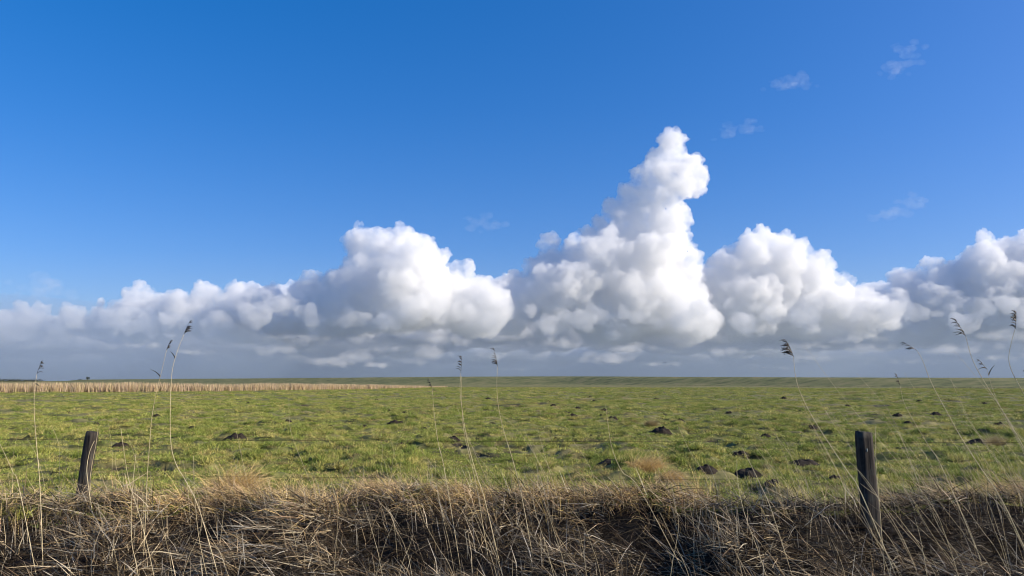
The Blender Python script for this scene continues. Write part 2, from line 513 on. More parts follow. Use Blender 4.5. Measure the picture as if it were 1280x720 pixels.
# ------------------------------------------------------------------ strands: thin bent strips built all at once
def strands(P, az, inc, L, W, bend, roll, tint, segs=3, curl=None):
    """P roots; az/inc direction; bend = change of inclination along the strand (negative droops)"""
    n = len(P)
    pts = [P]
    a, e = az.copy(), inc.copy()
    step = (L / segs)[:, None]
    dirs = []
    for s in range(segs):
        d = np.stack([np.sin(a) * np.cos(e), np.cos(a) * np.cos(e), np.sin(e)], -1)
        dirs.append(d)
        pts.append(pts[-1] + d * step)
        e = e + bend / segs
        if curl is not None: a = a + curl / segs
    dirs.append(dirs[-1])
    rows = []
    for s in range(segs + 1):
        d = dirs[s]
        side = np.stack([d[:, 1], -d[:, 0], np.zeros(n)], -1)
        side /= np.maximum(np.linalg.norm(side, axis=1, keepdims=True), 1e-5)
        up = np.cross(side, d)
        w = side * np.cos(roll)[:, None] + up * np.sin(roll)[:, None]
        hw = (W * (1 - .75 * (s / segs) ** 2) / 2)[:, None]
        rows.append(pts[s] - w * hw); rows.append(pts[s] + w * hw)
    V = np.stack(rows, 1)                                   # n, 2(segs+1), 3
    k = 2 * (segs + 1)
    base = (np.arange(n) * k)[:, None]
    F = np.concatenate([base + np.array([[2 * s, 2 * s + 1, 2 * s + 3, 2 * s + 2]]) for s in range(segs)], 0)
    T = np.repeat(tint[:, None, :], k, 1)
    return V.reshape(-1, 3), F.reshape(-1, 4), T.reshape(-1, 3)

def strand_mesh(name, parts):
    vs, fs, ts, off = [], [], [], 0
    for V, F, T in parts:
        vs.append(V); fs.append(F + off); ts.append(T); off += len(V)
    V = np.concatenate(vs); F = np.concatenate(fs); T = np.concatenate(ts)
    me = fast_mesh(name, V, F)
    at_ = me.color_attributes.new("tint", 'FLOAT_COLOR', 'POINT')
    at_.data.foreach_set("color", np.concatenate([T, np.ones((len(T), 1))], 1).astype(np.float32).ravel())
    return me

U = nrng.uniform
G = nrng.normal

# where the dark hummocks lie; mostly their shaded sides, put into the colour
def ground_at(px, py):
    d = ray(px, py)
    k = EYE / -d.z
    for _ in range(6):
        p = Vector((0, 0, EYE)) + d * k
        k = (EYE - float(height(p.x, p.y))) / -d.z
    return Vector((0, 0, EYE)) + d * k
big = [(937, 597, 34, "big dark molehill at the field edge left of the right post"), (926, 576, 20, "dark molehill just behind the big one left of the right post"),
       (882, 596, 26, "low dark molehill close to the left of the big one at the field edge"), (764, 588, 34, "wide dark mound drawn as the shadow of the straw tussock at the field edge"),  # the wide mound paints the shadow cast by the tussock
       (662, 559, 17, "small dark molehill above the upper wire just right of the middle, nearest the camera"), (740, 549, 16, "dark round molehill at the wire, right of its twin in the middle"),
       (697, 551, 19, "dark molehill at the wire, left of its twin in the middle"), (827, 541, 24, "wide dark molehill above the wire, right of the straw topped one"),
       (765, 526, 17, "dark heap at the near end of the right-hand furrow row"), (715, 522, 17, "dark heap at the near end of the left-hand furrow row"),
       (1005, 581, 46, "long shade-dark ridge left of the right post"), (1050, 547, 34, "long shade-dark ridge level with the top of the right post"),
       (1225, 556, 34, "shade-dark ridge with a straw tuft at its end, far right"), (1045, 601, 22, "dark heap right beside the foot of the right post"),
       (1107, 581, 20, "dark heap just right of the right post"), (295, 550, 26, "dark flat mound crossed by the wire left of the middle"),
       (150, 559, 20, "dark flat mound right of the left post"), (455, 541, 16, "dark pair-like heap left of the middle above the wire"),
       (495, 531, 22, "dark broad heap left of the middle, just behind the pair-like one"), (487, 516, 10, "small dark heap farthest back left of the middle")]
small = [(505, 518, 9), (411, 533, 12), (392, 525, 9), (360, 528, 11), (567, 555, 16), (597, 557, 13), (501, 563, 15), (516, 573, 12), (552, 508, 7), (830, 521, 12), (782, 510, 10),
         (912, 517, 9), (957, 541, 12), (1112, 541, 14), (1015, 536, 15), (980, 545, 13), (1135, 532, 18), (1170, 520, 12), (1122, 519, 11), (967, 609, 20), (195, 521, 9), (240, 537, 12),
         (700, 512, 10), (708, 517, 11), (692, 508, 9), (685, 503, 7), (748, 508, 10), (755, 514, 11), (760, 519, 12), (743, 502, 8), (752, 521, 9), (722, 511, 8), (738, 497, 7), (850, 530, 11), (870, 515, 9),
         (900, 506, 8), (940, 511, 8), (1000, 516, 10), (1060, 509, 9), (1200, 541, 14), (1250, 530, 13), (1265, 545, 14), (1090, 525, 11), (330, 541, 11), (270, 522, 9), (120, 531, 10), (60, 545, 12), (85, 520, 8),
         (430, 518, 8), (615, 530, 10), (640, 541, 11), (580, 522, 8), (655, 520, 9), (530, 537, 10), (470, 500, 6), (310, 505, 6), (610, 500, 7), (820, 499, 7), (980, 500, 8), (1150, 503, 9), (1230, 507, 9)]
DARK_SPOTS = [(p.x, p.y, w / FPX * p.y) for p, w in [(ground_at(m[0], m[1]), m[2]) for m in big + small]]

# ------------------------------------------------------------------ pasture grass: a few tufts instanced over the meadow
def tuft(name, m, n, spread, hmin, hmax, w, lean=.9):
    r = spread * np.sqrt(U(0, 1, n)); th = U(0, 2 * math.pi, n)
    P = np.stack([r * np.cos(th), r * np.sin(th), np.full(n, -.01)], -1)
    br = U(.38, 1.6, n)
    T = np.stack([br * U(.9, 1.15, n), br, br * U(.8, 1.1, n)], -1)
    return bpy.data.objects.new(name, (lambda me: (me.materials.append(m), me)[1])(strand_mesh(name, [strands(
        P, U(0, 2 * math.pi, n), U(.45, 1.5, n), U(hmin, hmax, n), np.full(n, w) * U(.7, 1.3, n), -U(.3, 1.2, n) * lean, U(0, math.pi, n), T, segs=2)])))

tuft_col = bpy.data.collections.new("grass_tufts")
kinds = [tuft("grass_tuft", M_grass, 110, .17, .03, .075, .006) for _ in range(4)] \
      + [tuft("grass_tuft", M_grass, 110, .12, .05, .115, .006) for _ in range(3)] \
      + [tuft("grass_tuft", M_drygrass, 90, .15, .04, .10, .005) for _ in range(2)]
for k, o in enumerate(kinds):
    o.name = "tuft_%02d" % k                                # collection order is by name
    tuft_col.objects.link(o)

def scatter(name, P, idx, scl, rot, col):
    me = bpy.data.meshes.new(name)
    me.vertices.add(len(P)); me.vertices.foreach_set("co", np.asarray(P, np.float32).ravel())
    for nm, typ, val, prop in (("idx", 'INT', idx.astype(np.int32), "value"), ("scl", 'FLOAT_VECTOR', scl.astype(np.float32), "vector"), ("rot", 'FLOAT_VECTOR', rot.astype(np.float32), "vector")):
        at_ = me.attributes.new(nm, typ, 'POINT'); at_.data.foreach_set(prop, val.ravel())
    o = link(name, me)
    ng = bpy.data.node_groups.new(name, 'GeometryNodeTree')
    ng.interface.new_socket("Geometry", in_out='INPUT', socket_type='NodeSocketGeometry')
    ng.interface.new_socket("Geometry", in_out='OUTPUT', socket_type='NodeSocketGeometry')
    gi = ng.nodes.new("NodeGroupInput"); go = ng.nodes.new("NodeGroupOutput")
    ci = ng.nodes.new("GeometryNodeCollectionInfo"); ci.inputs[0].default_value = col
    ci.inputs["Separate Children"].default_value = True; ci.inputs["Reset Children"].default_value = True
    ip = ng.nodes.new("GeometryNodeInstanceOnPoints"); ip.inputs["Pick Instance"].default_value = True
    def attr(nm, t):
        a = ng.nodes.new("GeometryNodeInputNamedAttribute"); a.data_type = t; a.inputs[0].default_value = nm
        return a.outputs[0]
    er = ng.nodes.new("FunctionNodeEulerToRotation")
    L_ = ng.links.new
    L_(gi.outputs[0], ip.inputs["Points"]); L_(ci.outputs[0], ip.inputs["Instance"])
    L_(attr("idx", 'INT'), ip.inputs["Instance Index"])
    L_(attr("rot", 'FLOAT_VECTOR'), er.inputs[0]); L_(er.outputs[0], ip.inputs["Rotation"])
    L_(attr("scl", 'FLOAT_VECTOR'), ip.inputs["Scale"]); L_(ip.outputs[0], go.inputs[0])
    md = o.modifiers.new("scatter", 'NODES'); md.node_group = ng
    return o

def make_grass():
    Ps, sc = [], []
    for r0, r1, sp, s in ((8.6, 16, .14, 1.0), (16, 30, .215, 1.3), (30, 62, .42, 2.0), (62, 170, 1.0, 3.2)):
        area = math.radians(84) / 2 * (r1 * r1 - r0 * r0)
        n = int(area / sp ** 2)
        r = np.sqrt(U(r0 * r0, r1 * r1, n)); a = U(-R(42), R(42), n)
        x, y = r * np.sin(a), r * np.cos(a)
        Ps.append(np.stack([x, y], -1)); sc.append(np.full(n, s))
    P = np.concatenate(Ps); s = np.concatenate(sc)
    x, y = P[:, 0], P[:, 1]
    keep = (y > crest(x) - .35)
    # thinner, shorter grass along wet furrows and worn strips
    furrow = vn(x / .62, y / .5, 2) + .5 * vn(x / 3.2, y / 2.6, 22)
    keep &= ((furrow > -.52) | (U(0, 1, len(x)) < .75)) & (bare(x, y) < .45)
    x, y, s, furrow = x[keep], y[keep], s[keep], furrow[keep]
    for (mx, my, mw) in DARK_SPOTS:
        near_ = ((x - mx) / (mw * .42 + .03 * s)) ** 2 + ((y - my) / (min(mw, .6) * .5 + .03 * s)) ** 2 < 1
        x, y, s, furrow = x[~near_], y[~near_], s[~near_], furrow[~near_]
    n = len(x)
    dry = vn(x / 7, y / 9, 23) + .6 * vn(x / 1.6, y / 1.6, 24)
    idx = np.where(U(0, 1, n) < np.clip(.06 + .35 * (dry - .35), .04, .5), nrng.integers(7, 9, n), np.where(furrow > .45, nrng.integers(4, 7, n), nrng.integers(0, 4, n)))
    S = s * U(.75, 1.25, n)
    scl = np.stack([S, S, S ** .4 * U(.55, 1.1, n) * (1 + .35 * np.clip(furrow, -.6, 1))], -1)
    rot = np.stack([G(0, .12, n), G(0, .12, n), U(0, 6.28, n)], -1)
    o = scatter("pasture_grass", np.stack([x, y, height(x, y)], -1), idx, scl, rot, tuft_col)
    tag(o, kind='stuff')
    print("grass", n)
make_grass()

# ------------------------------------------------------------------ dead reed and straw lying on the ditch bank
STRAW = np.array([(.60, .50, .33), (.50, .39, .24), (.38, .28, .15), (.22, .145, .08), (.46, .42, .34), (.69, .60, .44), (.09, .062, .042)])
def straw_tint(n, p):
    c = STRAW[nrng.choice(len(STRAW), n, p=p)]
    return c * U(.5, 1.15, (n, 1))

def make_thatch():
    parts = []
    # wet under layer, the shade of the gaps put into its tint
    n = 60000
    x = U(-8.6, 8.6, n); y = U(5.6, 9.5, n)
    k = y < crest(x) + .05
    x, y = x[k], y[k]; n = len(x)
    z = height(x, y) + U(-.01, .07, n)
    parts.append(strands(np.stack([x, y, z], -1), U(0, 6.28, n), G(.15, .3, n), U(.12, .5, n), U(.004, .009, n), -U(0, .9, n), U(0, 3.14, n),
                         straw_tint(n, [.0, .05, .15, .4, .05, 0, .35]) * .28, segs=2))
    # clumps of lying straw, bleached on top
    n = 42000
    x = U(-8.6, 8.6, n); y = U(5.6, 9.3, n)
    cl = vn(x / .8, y / .55, 31) + .6 * vn(x / .3, y / .25, 32)
    k = (cl > .0 - .35 * np.clip(8.2 - y, 0, 1)) & (y < crest(x) + .02)
    x, y, cl = x[k], y[k], cl[k]; n = len(x)
    z = height(x, y) + .03 + .14 * np.clip(cl + .1, 0, 1) * U(.3, 1, n)
    az = -1.2 + 1.4 * vn(x / .9, y / .9, 33) + G(0, .75, n)
    parts.append(strands(np.stack([x, y, z], -1), az, G(.15, .32, n), U(.1, .45, n), U(.003, .010, n), -U(0, .4, n), U(0, 3.14, n),
                         straw_tint(n, [.15, .19, .2, .2, .08, .06, .12]), segs=2))
    # broken, half-standing culms
    n = 6500
    x = U(-8.6, 8.6, n); y = U(5.7, 9.1, n)
    cl = vn(x / 1.1, y / .9, 35)
    k = (cl > -.3) & (y < crest(x))
    x, y = x[k], y[k]; n = len(x)
    lean = -.55 - .5 * np.clip(x / 6, -1, 1)                  # leaning left, more so to the right
    parts.append(strands(np.stack([x, y, height(x, y) - .03], -1), np.where(U(0, 1, n) < .7, -1.57 + G(0, .7, n), U(0, 6.28, n)), np.clip(1.15 + G(0, .38, n), .1, 1.5), U(.1, .48, n), U(.004, .011, n),
                         G(-.25, .3, n), U(0, 3.14, n), straw_tint(n, [.24, .24, .16, .1, .14, .1, .02]), segs=2))
    me = strand_mesh("reed_litter", parts)
    tag(link("reed_litter", me, M_straw), kind='stuff')
    print("thatch", len(me.polygons))
make_thatch()

def make_rank_grass():
    """golden dead grass hanging over the lip of the bank"""
    parts = []
    n = 30000
    x = U(-9.5, 9.5, n)
    yc = crest(x)
    y = yc + np.where(U(0, 1, n) < .7, G(-.12, .28, n), U(0, 1.1, n) ** 1.5)
    cl = vn(x / .55, y / .4, 41) + .75 * vn(x / 1.7, y * 0 + 3, 42)
    k = cl > .02 + .5 * np.clip(np.abs(y - yc) - .3, 0, 1)
    x, y, cl = x[k], y[k], cl[k]; n = len(x)
    L = U(.12, .34, n) * (1 + .6 * np.clip(cl, 0, 1))
    az = -1.45 + 2.2 * vn(x / 1.0, y / .6, 43) + G(0, .6, n)
    parts.append(strands(np.stack([x, y, height(x, y) - .02], -1), az, np.clip(G(.85, .35, n), .1, 1.5), L, U(.003, .006, n), -U(.5, 2.0, n), U(0, 3.14, n),
                         np.array([(.76, .545, .225)]) * U(.35, 1.2, (n, 1)) * np.array([1, 1, 1]) * np.stack([np.ones(n), U(.9, 1.08, n), U(.8, 1.5, n)], -1), segs=3))
    # sparse fine stems rising above it
    n = 2600
    x = U(-9.5, 9.5, n); y = crest(x) + G(-.2, .5, n)
    k = vn(x / 1.4, y * 0 + 1, 44) > -.5
    x, y = x[k], y[k]; n = len(x)
    parts.append(strands(np.stack([x, y, height(x, y) - .02], -1), -1.57 + G(0, .9, n), np.clip(G(1.25, .18, n), .6, 1.55), U(.2, .6, n), U(.002, .004, n), -U(.0, .7, n), U(0, 3.14, n),
                         straw_tint(n, [.3, .3, .2, 0, .1, .1, 0]), segs=3))
    me = strand_mesh("rank_grass", parts)
    tag(link("rank_grass", me, M_straw), kind='stuff')
make_rank_grass()
# ------------------------------------------------------------------ dike on the skyline
DIKE = [(40, 760, 476.3), (66, 735, 475.9), (88, 700, 474.3), (200, 570, 473.4), (400, 410, 472.0), (560, 335, 470.6), (700, 300, 470.1), (900, 225, 470.8), (1100, 178, 471.4), (1300, 152, 472.0), (1700, 130, 472.4)]
def make_dike():
    nodes = []
    for px, d, yt in DIKE:
        h = EYE + (475.9 - yt) / FPX * (d + 25)
        nodes.append(((px - 640) / FPX * d, d, max(.15, h)))
    nodes = np.array(nodes)
    t = np.arange(len(nodes)); tt = np.linspace(0, len(nodes) - 1, 260)
    c = np.stack([np.interp(tt, t, nodes[:, k]) for k in range(3)], -1)
    for _ in range(12):
        c[1:-1] = .25 * c[:-2] + .5 * c[1:-1] + .25 * c[2:]
    rows = []
    for off, hh in ((-3, -.02), (0, 0.02), (8, .3), (16, .66), (25, 1.0), (28, 1.0), (36, .5), (46, -.03)):
        p = c.copy()
        p[:, 1] += off
        p[:, 2] = c[:, 2] * hh - .08 + .04 * vn(tt * 1.7, tt * 0 + off, 51) + .03 * vn(tt * 5, tt * 0 + off, 52)
        rows.append(p)
    V = np.stack(rows, 1); n, k = V.shape[:2]
    i = np.arange(n - 1)[:, None] * k; j = np.arange(k - 1)[None]
    F = np.stack([i + j, i + k + j, i + k + j + 1, i + j + 1], -1).reshape(-1, 4)
    m, nt_, b_ = mat("dike_turf", .9)
    col = ramp(nt_, noise_tex(nt_, .35, 6, .65, stretch=(.35, 1, 2.5)), [(.36, (.075, .085, .03)), (.5, (.145, .15, .052)), (.62, (.20, .175, .075))])
    nt_.links.new(col, b_.inputs["Base Color"])
    bp = N(nt_, "ShaderNodeBump"); bp.inputs["Strength"].default_value = .7; bp.inputs["Distance"].default_value = .3
    nt_.links.new(noise_tex(nt_, 1.2, 6, .7), bp.inputs["Height"]); nt_.links.new(bp.outputs[0], b_.inputs["Normal"])
    me = fast_mesh("dike", V.reshape(-1, 3), F)
    me.polygons.foreach_set("use_smooth", np.ones(len(F), bool))
    tag(link("dike", me, m), kind='structure')
    # dark upright strands along its foot
    n = 4000
    u = U(165, 259, n); iu = u.astype(int); fu = (u - iu)[:, None]
    p = c[iu] * (1 - fu) + c[np.minimum(iu + 1, 259)] * fu
    p[:, 1] += G(-3.0, .8, n); p[:, 2] = -.05
    k = vn(p[:, 0] / 5, p[:, 1] * 0, 53) > -.5
    p = p[k]; n = len(p)
    parts = [strands(p, U(0, 6.28, n), U(.9, 1.5, n), U(.12, .34, n), np.full(n, .04), -U(.2, 1, n), U(0, 3.14, n), np.array([(.10, .085, .045)]) * U(.5, 1.5, (n, 1)), segs=2)]
    tag(link("foot_strands", strand_mesh("foot_strands", parts), M_straw), kind='stuff')
make_dike()

def make_reed_belt():
    """tan reed bed along the far left edge of the meadow, thinning out to the right"""
    nodes = np.array([(-75, 78, 1.35), (-66, 94, 1.35), (-50, 102, 1.28), (-36, 118, 1.15), (-29, 133, .95), (-24, 150, .7), (-20, 165, .45), (-17, 178, .3)])
    n = 42000
    u = U(0, 1, n) ** .9 * (len(nodes) - 1.001); i = u.astype(int); f = (u - i)[:, None]
    p = nodes[i] * (1 - f) + nodes[i + 1] * f
    h = p[:, 2].copy()
    p[:, 1] += U(0, 7, n); p[:, 0] += U(-1.0, 1.0, n)
    h *= U(.62, 1.08, n) * (1 + .1 * vn(p[:, 0] / 2.2, p[:, 1] / 3, 61))
    thin = vn(p[:, 0] / 1.3, p[:, 1] * 0, 62) > -1.6 + 1.5 * np.clip((u - 4) / 3, 0, 1)
    p, h = p[thin], h[thin]; n = len(p)
    p[:, 2] = height(p[:, 0], p[:, 1]) - .04
    T = np.array([(.54, .415, .24)]) * U(.8, 1.1, (n, 1)) * np.stack([np.ones(n), U(.9, 1.08, n), U(.85, 1.2, n)], -1)
    parts = [strands(p, U(0, 6.28, n), np.clip(G(1.42, .1, n), 1, 1.57), h, U(.03, .08, n), -U(0, .5, n), U(-.9, .9, n), T, segs=2)]
    tag(link("reed_bed", strand_mesh("reed_bed", parts), M_straw), kind='stuff')
make_reed_belt()

# ------------------------------------------------------------------ far trees on the left skyline
M_bark, nt_, b_ = mat("bark", .9); b_.inputs["Base Color"].default_value = (.06, .045, .03, 1)
M_leaf = tint_mat("far_foliage", .2, .8)
def far_tree(loc, h, w, seed, label, group=None):
    q = np.random.default_rng(seed)
    t = bpy.data.objects.new("far_tree", None); COL.objects.link(t); t.location = loc
    tag(t, label, "tree", group)
    bm = bmesh.new()
    bmesh.ops.create_cone(bm, cap_ends=True, segments=6, radius1=h * .05, radius2=h * .02, depth=h * .7, matrix=Matrix.Translation((0, 0, h * .33)))
    for k in range(5):
        a = q.uniform(0, 6.28)
        bmesh.ops.create_cone(bm, cap_ends=False, segments=5, radius1=h * .02, radius2=h * .006, depth=h * .45,
                              matrix=Matrix.Translation((math.cos(a) * w * .2, math.sin(a) * w * .2, h * .6)) @ Matrix.Rotation(a, 4, 'Z') @ Matrix.Rotation(.7, 4, 'Y'))
    me = bpy.data.meshes.new("trunk"); bm.to_mesh(me); bm.free()
    link("trunk", me, M_bark, t)
    n = 420
    v = q.normal(0, 1, (n, 3)); v /= np.linalg.norm(v, axis=1, keepdims=True); v *= q.uniform(.2, 1, (n, 1)) ** .5
    v *= (1 + .35 * np.sin(v[:, :1] * 5 + seed) * np.cos(v[:, 2:] * 4))
    P = v * np.array([w * .5, w * .5, h * .34]) + np.array([0, 0, h * .64])
    parts = [strands(P, q.uniform(0, 6.28, n), q.uniform(-.6, 1.2, n), q.uniform(.06, .16, n) * h, q.uniform(.03, .08, n) * h, q.normal(0, .4, n), q.uniform(0, 3.14, n),
                     np.array([(.04, .05, .02)]) * q.uniform(.6, 1.5, (n, 1)), segs=2)]
    link("crown", strand_mesh("crown", parts), M_leaf, t)
for px, d, h, w, lab in ((107, 690, 5.2, 3.4, "tiny dark bushy tree on the far dike at the left, the taller one"), (97, 700, 3.2, 4.5, "low dark shrub just left of the tiny tree on the far dike")):
    far_tree(((px - 640) / FPX * d, d + 9, 1.55), h - 1.5, w, px, lab)
def far_line():
    n = 3000
    x = U(-1180, -960, n); y = 1500 + U(-20, 20, n)
    hgt = 3.5 + 2.5 * vn(x / 17, x * 0, 71) + 1.5 * vn(x / 5, x * 0, 72)
    P = np.stack([x, y, U(0, 1, n) * np.maximum(hgt, .6)], -1)
    parts = [strands(P, U(0, 6.28, n), U(-.4, 1.3, n), U(.8, 2.0, n), U(.6, 1.4, n), G(0, .4, n), U(0, 3.14, n), np.array([(.045, .05, .03)]) * U(.6, 1.4, (n, 1)), segs=2)]
    tag(link("far_treeline", strand_mesh("far_treeline", parts), M_leaf), kind='stuff')
far_line()

# ------------------------------------------------------------------ fence posts and wires
M_post, nt_, b_ = mat("weathered_wood", .85)
gr = noise_tex(nt_, 30, 6, .7, stretch=(1, 1, .06))
gr2 = noise_tex(nt_, 5, 4, .6)
c_ = ramp(nt_, gr, [(.32, (.011, .009, .007)), (.5, (.038, .031, .025)), (.7, (.085, .072, .058))])
c_ = mix(nt_, ramp(nt_, gr2, [(.52, (0, 0, 0)), (.72, (.6, .6, .6))]), c_, (.075, .085, .070))
nt_.links.new(c_, b_.inputs["Base Color"])
bp = N(nt_, "ShaderNodeBump"); bp.inputs["Strength"].default_value = .9; bp.inputs["Distance"].default_value = .008
nt_.links.new(gr, bp.inputs["Height"]); nt_.links.new(bp.outputs[0], b_.inputs["Normal"])
M_wire, nt_, b_ = mat("rusty_wire", .6); b_.inputs["Base Color"].default_value = (.05, .038, .03, 1); b_.inputs["Metallic"].default_value = .6
M_lichen, nt_, b_ = mat("grey_lichen", .95)
nt_.links.new(ramp(nt_, noise_tex(nt_, 60, 4, .6), [(.35, (.05, .06, .06)), (.65, (.17, .21, .21))]), b_.inputs["Base Color"])

def tube(pts, radii, sides=6):
    """closed tube through points"""
    pts = [Vector(p) for p in pts]
    V, F = [], []
    prev = None
    for i, p in enumerate(pts):
        d = (pts[min(i + 1, len(pts) - 1)] - pts[max(i - 1, 0)]).normalized()
        a = d.orthogonal().normalized() if prev is None else (prev - d * prev.dot(d)).normalized()
        prev = a
        b = d.cross(a)
        for s in range(sides):
            t = 2 * math.pi * s / sides
            V.append((p + (a * math.cos(t) + b * math.sin(t)) * radii[i])[:])
    for i in range(len(pts) - 1):
        for s in range(sides):
            s2 = (s + 1) % sides
            F.append((i * sides + s, i * sides + s2, (i + 1) * sides + s2, (i + 1) * sides + s))
    return V, F

def tube_mesh(name, tubes):
    V, F = [], []
    for pts, radii, sides in tubes:
        v, f = tube(pts, radii, sides)
        o = len(V)
        V += v; F += [tuple(i + o for i in q) for q in f]
        n = len(pts)
        F.append(tuple(o + s for s in range(sides))[::-1]); F.append(tuple(o + (n - 1) * sides + s for s in range(sides)))
    me = bpy.data.meshes.new(name); me.from_pydata(V, [], F)
    for p in me.polygons: p.use_smooth = len(p.vertices) == 4
    return me

def make_post(label, axis, w, d, seed, group):
    """axis: points from below ground to the top"""
    q = random.Random(seed)
    base = Vector(axis[0])
    t = bpy.data.objects.new("fence_post", None); COL.objects.link(t); t.location = base
    tag(t, label, "fence post", group)
    nseg, ns = 26, 28
    V, F = [], []
    ax = [Vector(a) - base for a in axis]
    cracks = [(q.uniform(0, 6.28), q.uniform(.06, .12), q.uniform(.010, .02)) for _ in range(5)]
    for i in range(nseg + 1):
        u = i / nseg
        s = u * (len(ax) - 1); k = min(int(s), len(ax) - 2); p = ax[k].lerp(ax[k + 1], s - k)
        for j in range(ns):
            a = 2 * math.pi * j / ns
            ca, sa = math.cos(a), math.sin(a)
            e = 5.0                                              # rounded square section
            rr = 1 / ((abs(ca) ** e + abs(sa) ** e) ** (1 / e))
            n1 = noise.noise(Vector((ca * 1.5, sa * 1.5, u * 2.2 + seed)))
            n2 = noise.noise(Vector((ca * 6, sa * 6, u * 5 + seed * 3)))
            rr *= 1 + .07 * n1 + .03 * n2
            for (c0, cw, cd) in cracks:
                da = abs((a - c0 - .25 * math.sin(u * 4 + c0) + math.pi) % (2 * math.pi) - math.pi)
                rr -= cd / (w / 2) * math.exp(-(da / cw) ** 2) * (.4 + .6 * max(0, math.sin(u * 5 + c0 * 3)))
            rr *= 1.0 if u < .985 else .93
            top = 0.0
            if i == nseg: top = .022 * noise.noise(Vector((ca * 2, sa * 2, seed * 5.0))) - .012 * ca
            V.append((p.x + ca * rr * w / 2, p.y + sa * rr * d / 2, p.z + top))
    for i in range(nseg):
        for j in range(ns):
            j2 = (j + 1) % ns
            F.append((i * ns + j, i * ns + j2, (i + 1) * ns + j2, (i + 1) * ns + j))
    c0 = len(V)
    topc = ax[-1]
    for j in range(ns):                                          # inner ring of the sawn, split top
        a = 2 * math.pi * j / ns
        V.append((topc.x + math.cos(a) * w * .25, topc.y + math.sin(a) * d * .25, topc.z + .004 + .012 * noise.noise(Vector((math.cos(a) * 3, math.sin(a) * 3, seed * 2.0)))))
    V.append((topc.x, topc.y, topc.z - .004))
    for j in range(ns):
        j2 = (j + 1) % ns
        F.append((nseg * ns + j, nseg * ns + j2, c0 + j2, c0 + j)); F.append((c0 + j, c0 + j2, c0 + ns))
    me = bpy.data.meshes.new("shaft"); me.from_pydata(V, [], F)
    for p in me.polygons: p.use_smooth = True
    link("shaft", me, M_post, t)
    return t

def axis_px(pts, y):
    return [at(px, py, y) for px, py in pts]

YL, YR = 8.85, 8.1
axL = axis_px([(102.5, 668), (103, 622), (106.5, 590), (115.5, 540)], YL)
axR = axis_px([(1093, 735), (1089.5, 662), (1085, 610), (1079, 540)], YR)
postL = make_post("dark weathered fence post leaning right, the left one, with a pale reed against it", axL, .122, .11, 3, "old wooden fence posts")
postR = make_post("dark weathered fence post on the right, thicker, standing deep in dead reed", axR, .158, .14, 8, "old wooden fence posts")

# wires run on the field side of the posts, sagging a little between them
def wire_pts(pyl, pyr, sag):
    pl = at(112, pyl, YL + .07); pr = at(1083, pyr, YR + .09)
    pts = []
    for k in range(61):
        u = -1.0 + 3.0 * k / 60
        p = pl.lerp(pr, u)
        uu = u - math.floor(u)
        p.z -= sag * 4 * uu * (1 - uu)
        pts.append(p)
    return pts
for pyl, pyr, sag, lab in ((549.5, 552.5, .005, "thin dark upper fence wire running across the whole field edge"), (594, 600, .01, "thin dark lower fence wire just above the dead grass")):
    pts = wire_pts(pyl, pyr, sag)
    me = tube_mesh("fence_wire", [(pts, [.0019 if "upper" in lab else .0012] * len(pts), 5)])
    tag(link("fence_wire", me, M_wire), lab, "fence wire", "wires of the old fence")
    for post, y, ux in ((postL, YL, 0), (postR, YR, 1)):         # staples that hold the wire
        p = pts[20 if ux == 0 else 40]
        dy = -.045 if ux else -.04
        st = [p + Vector((-.012, dy, .012)), p + Vector((-.012, .004, .010)), p + Vector((-.006, .008, .003)), p + Vector((.006, .008, -.003)), p + Vector((.012, .004, -.010)), p + Vector((.012, dy, -.012))]
        me = tube_mesh("staple", [([s - post.location for s in st], [.0018] * 6, 5)])
        link("staple", me, M_wire, post)
# grey lichen on the face of the right-hand post
def lichen(post, centre, w, h, seed):
    q = random.Random(seed)
    V, F = [(0, -.006, 0)], []
    for k in range(14):
        a = 2 * math.pi * k / 14; r = q.uniform(.7, 1.1)
        V.append((math.cos(a) * w * r, 0.004, math.sin(a) * h * r))
    for k in range(14): F.append((0, 1 + (k + 1) % 14, 1 + k))
    me = bpy.data.meshes.new("lichen"); me.from_pydata([tuple(Vector(v) + centre - post.location) for v in V], [], F)
    link("lichen", me, M_lichen, post)
lichen(postR, at(1079.5, 562, YR) + Vector((0, -.073, 0)), .016, .035, 4)

# ------------------------------------------------------------------ standing reeds
def reed_mat(name, c0, c1):
    m, nt_, b_ = mat(name, .5)
    nt_.links.new(ramp(nt_, noise_tex(nt_, 14, 3, .6), [(.35, c0), (.65, c1)]), b_.inputs["Base Color"])
    return m
M_stem = reed_mat("reed_stem", (.50, .40, .22), (.68, .56, .34))
M_plume = reed_mat("reed_plume", (.050, .040, .034), (.10, .080, .062))
M_dryleaf = reed_mat("dry_reed_leaf", (.10, .08, .05), (.24, .19, .11))

def smooth_path(pts, k=5):
    out = []
    P = [pts[0]] + list(pts) + [pts[-1]]
    for i in range(1, len(P) - 2):
        for s in range(k):
            t = s / k
            a, b, c, d = P[i - 1], P[i], P[i + 1], P[i + 2]
            out.append(.5 * ((2 * b) + (c - a) * t + (2 * a - 5 * b + 4 * c - d) * t * t + (3 * b - a - 3 * c + d) * t ** 3))
    out.append(P[-2])
    return out

def stem_pts(px, y, seed, root=True):
    q = random.Random(seed)
    dy = q.uniform(-.25, .25)
    n = len(px)
    pts = [at(a, b, y + dy * (1 - i / (n - 1))) for i, (a, b) in enumerate(px)]
    if root:                                                      # carry on into the ground
        d = (pts[0] - pts[1]); d.z = min(d.z, -.03); d.normalize()
        p = pts[0]; g = 0
        while p.z > float(height(p.x, p.y)) - .05 and g < 40:
            p = p + Vector((d.x * .6, d.y * .6, -.8)).normalized() * .05; g += 1
        pts = [p] + pts
    return smooth_path(pts)

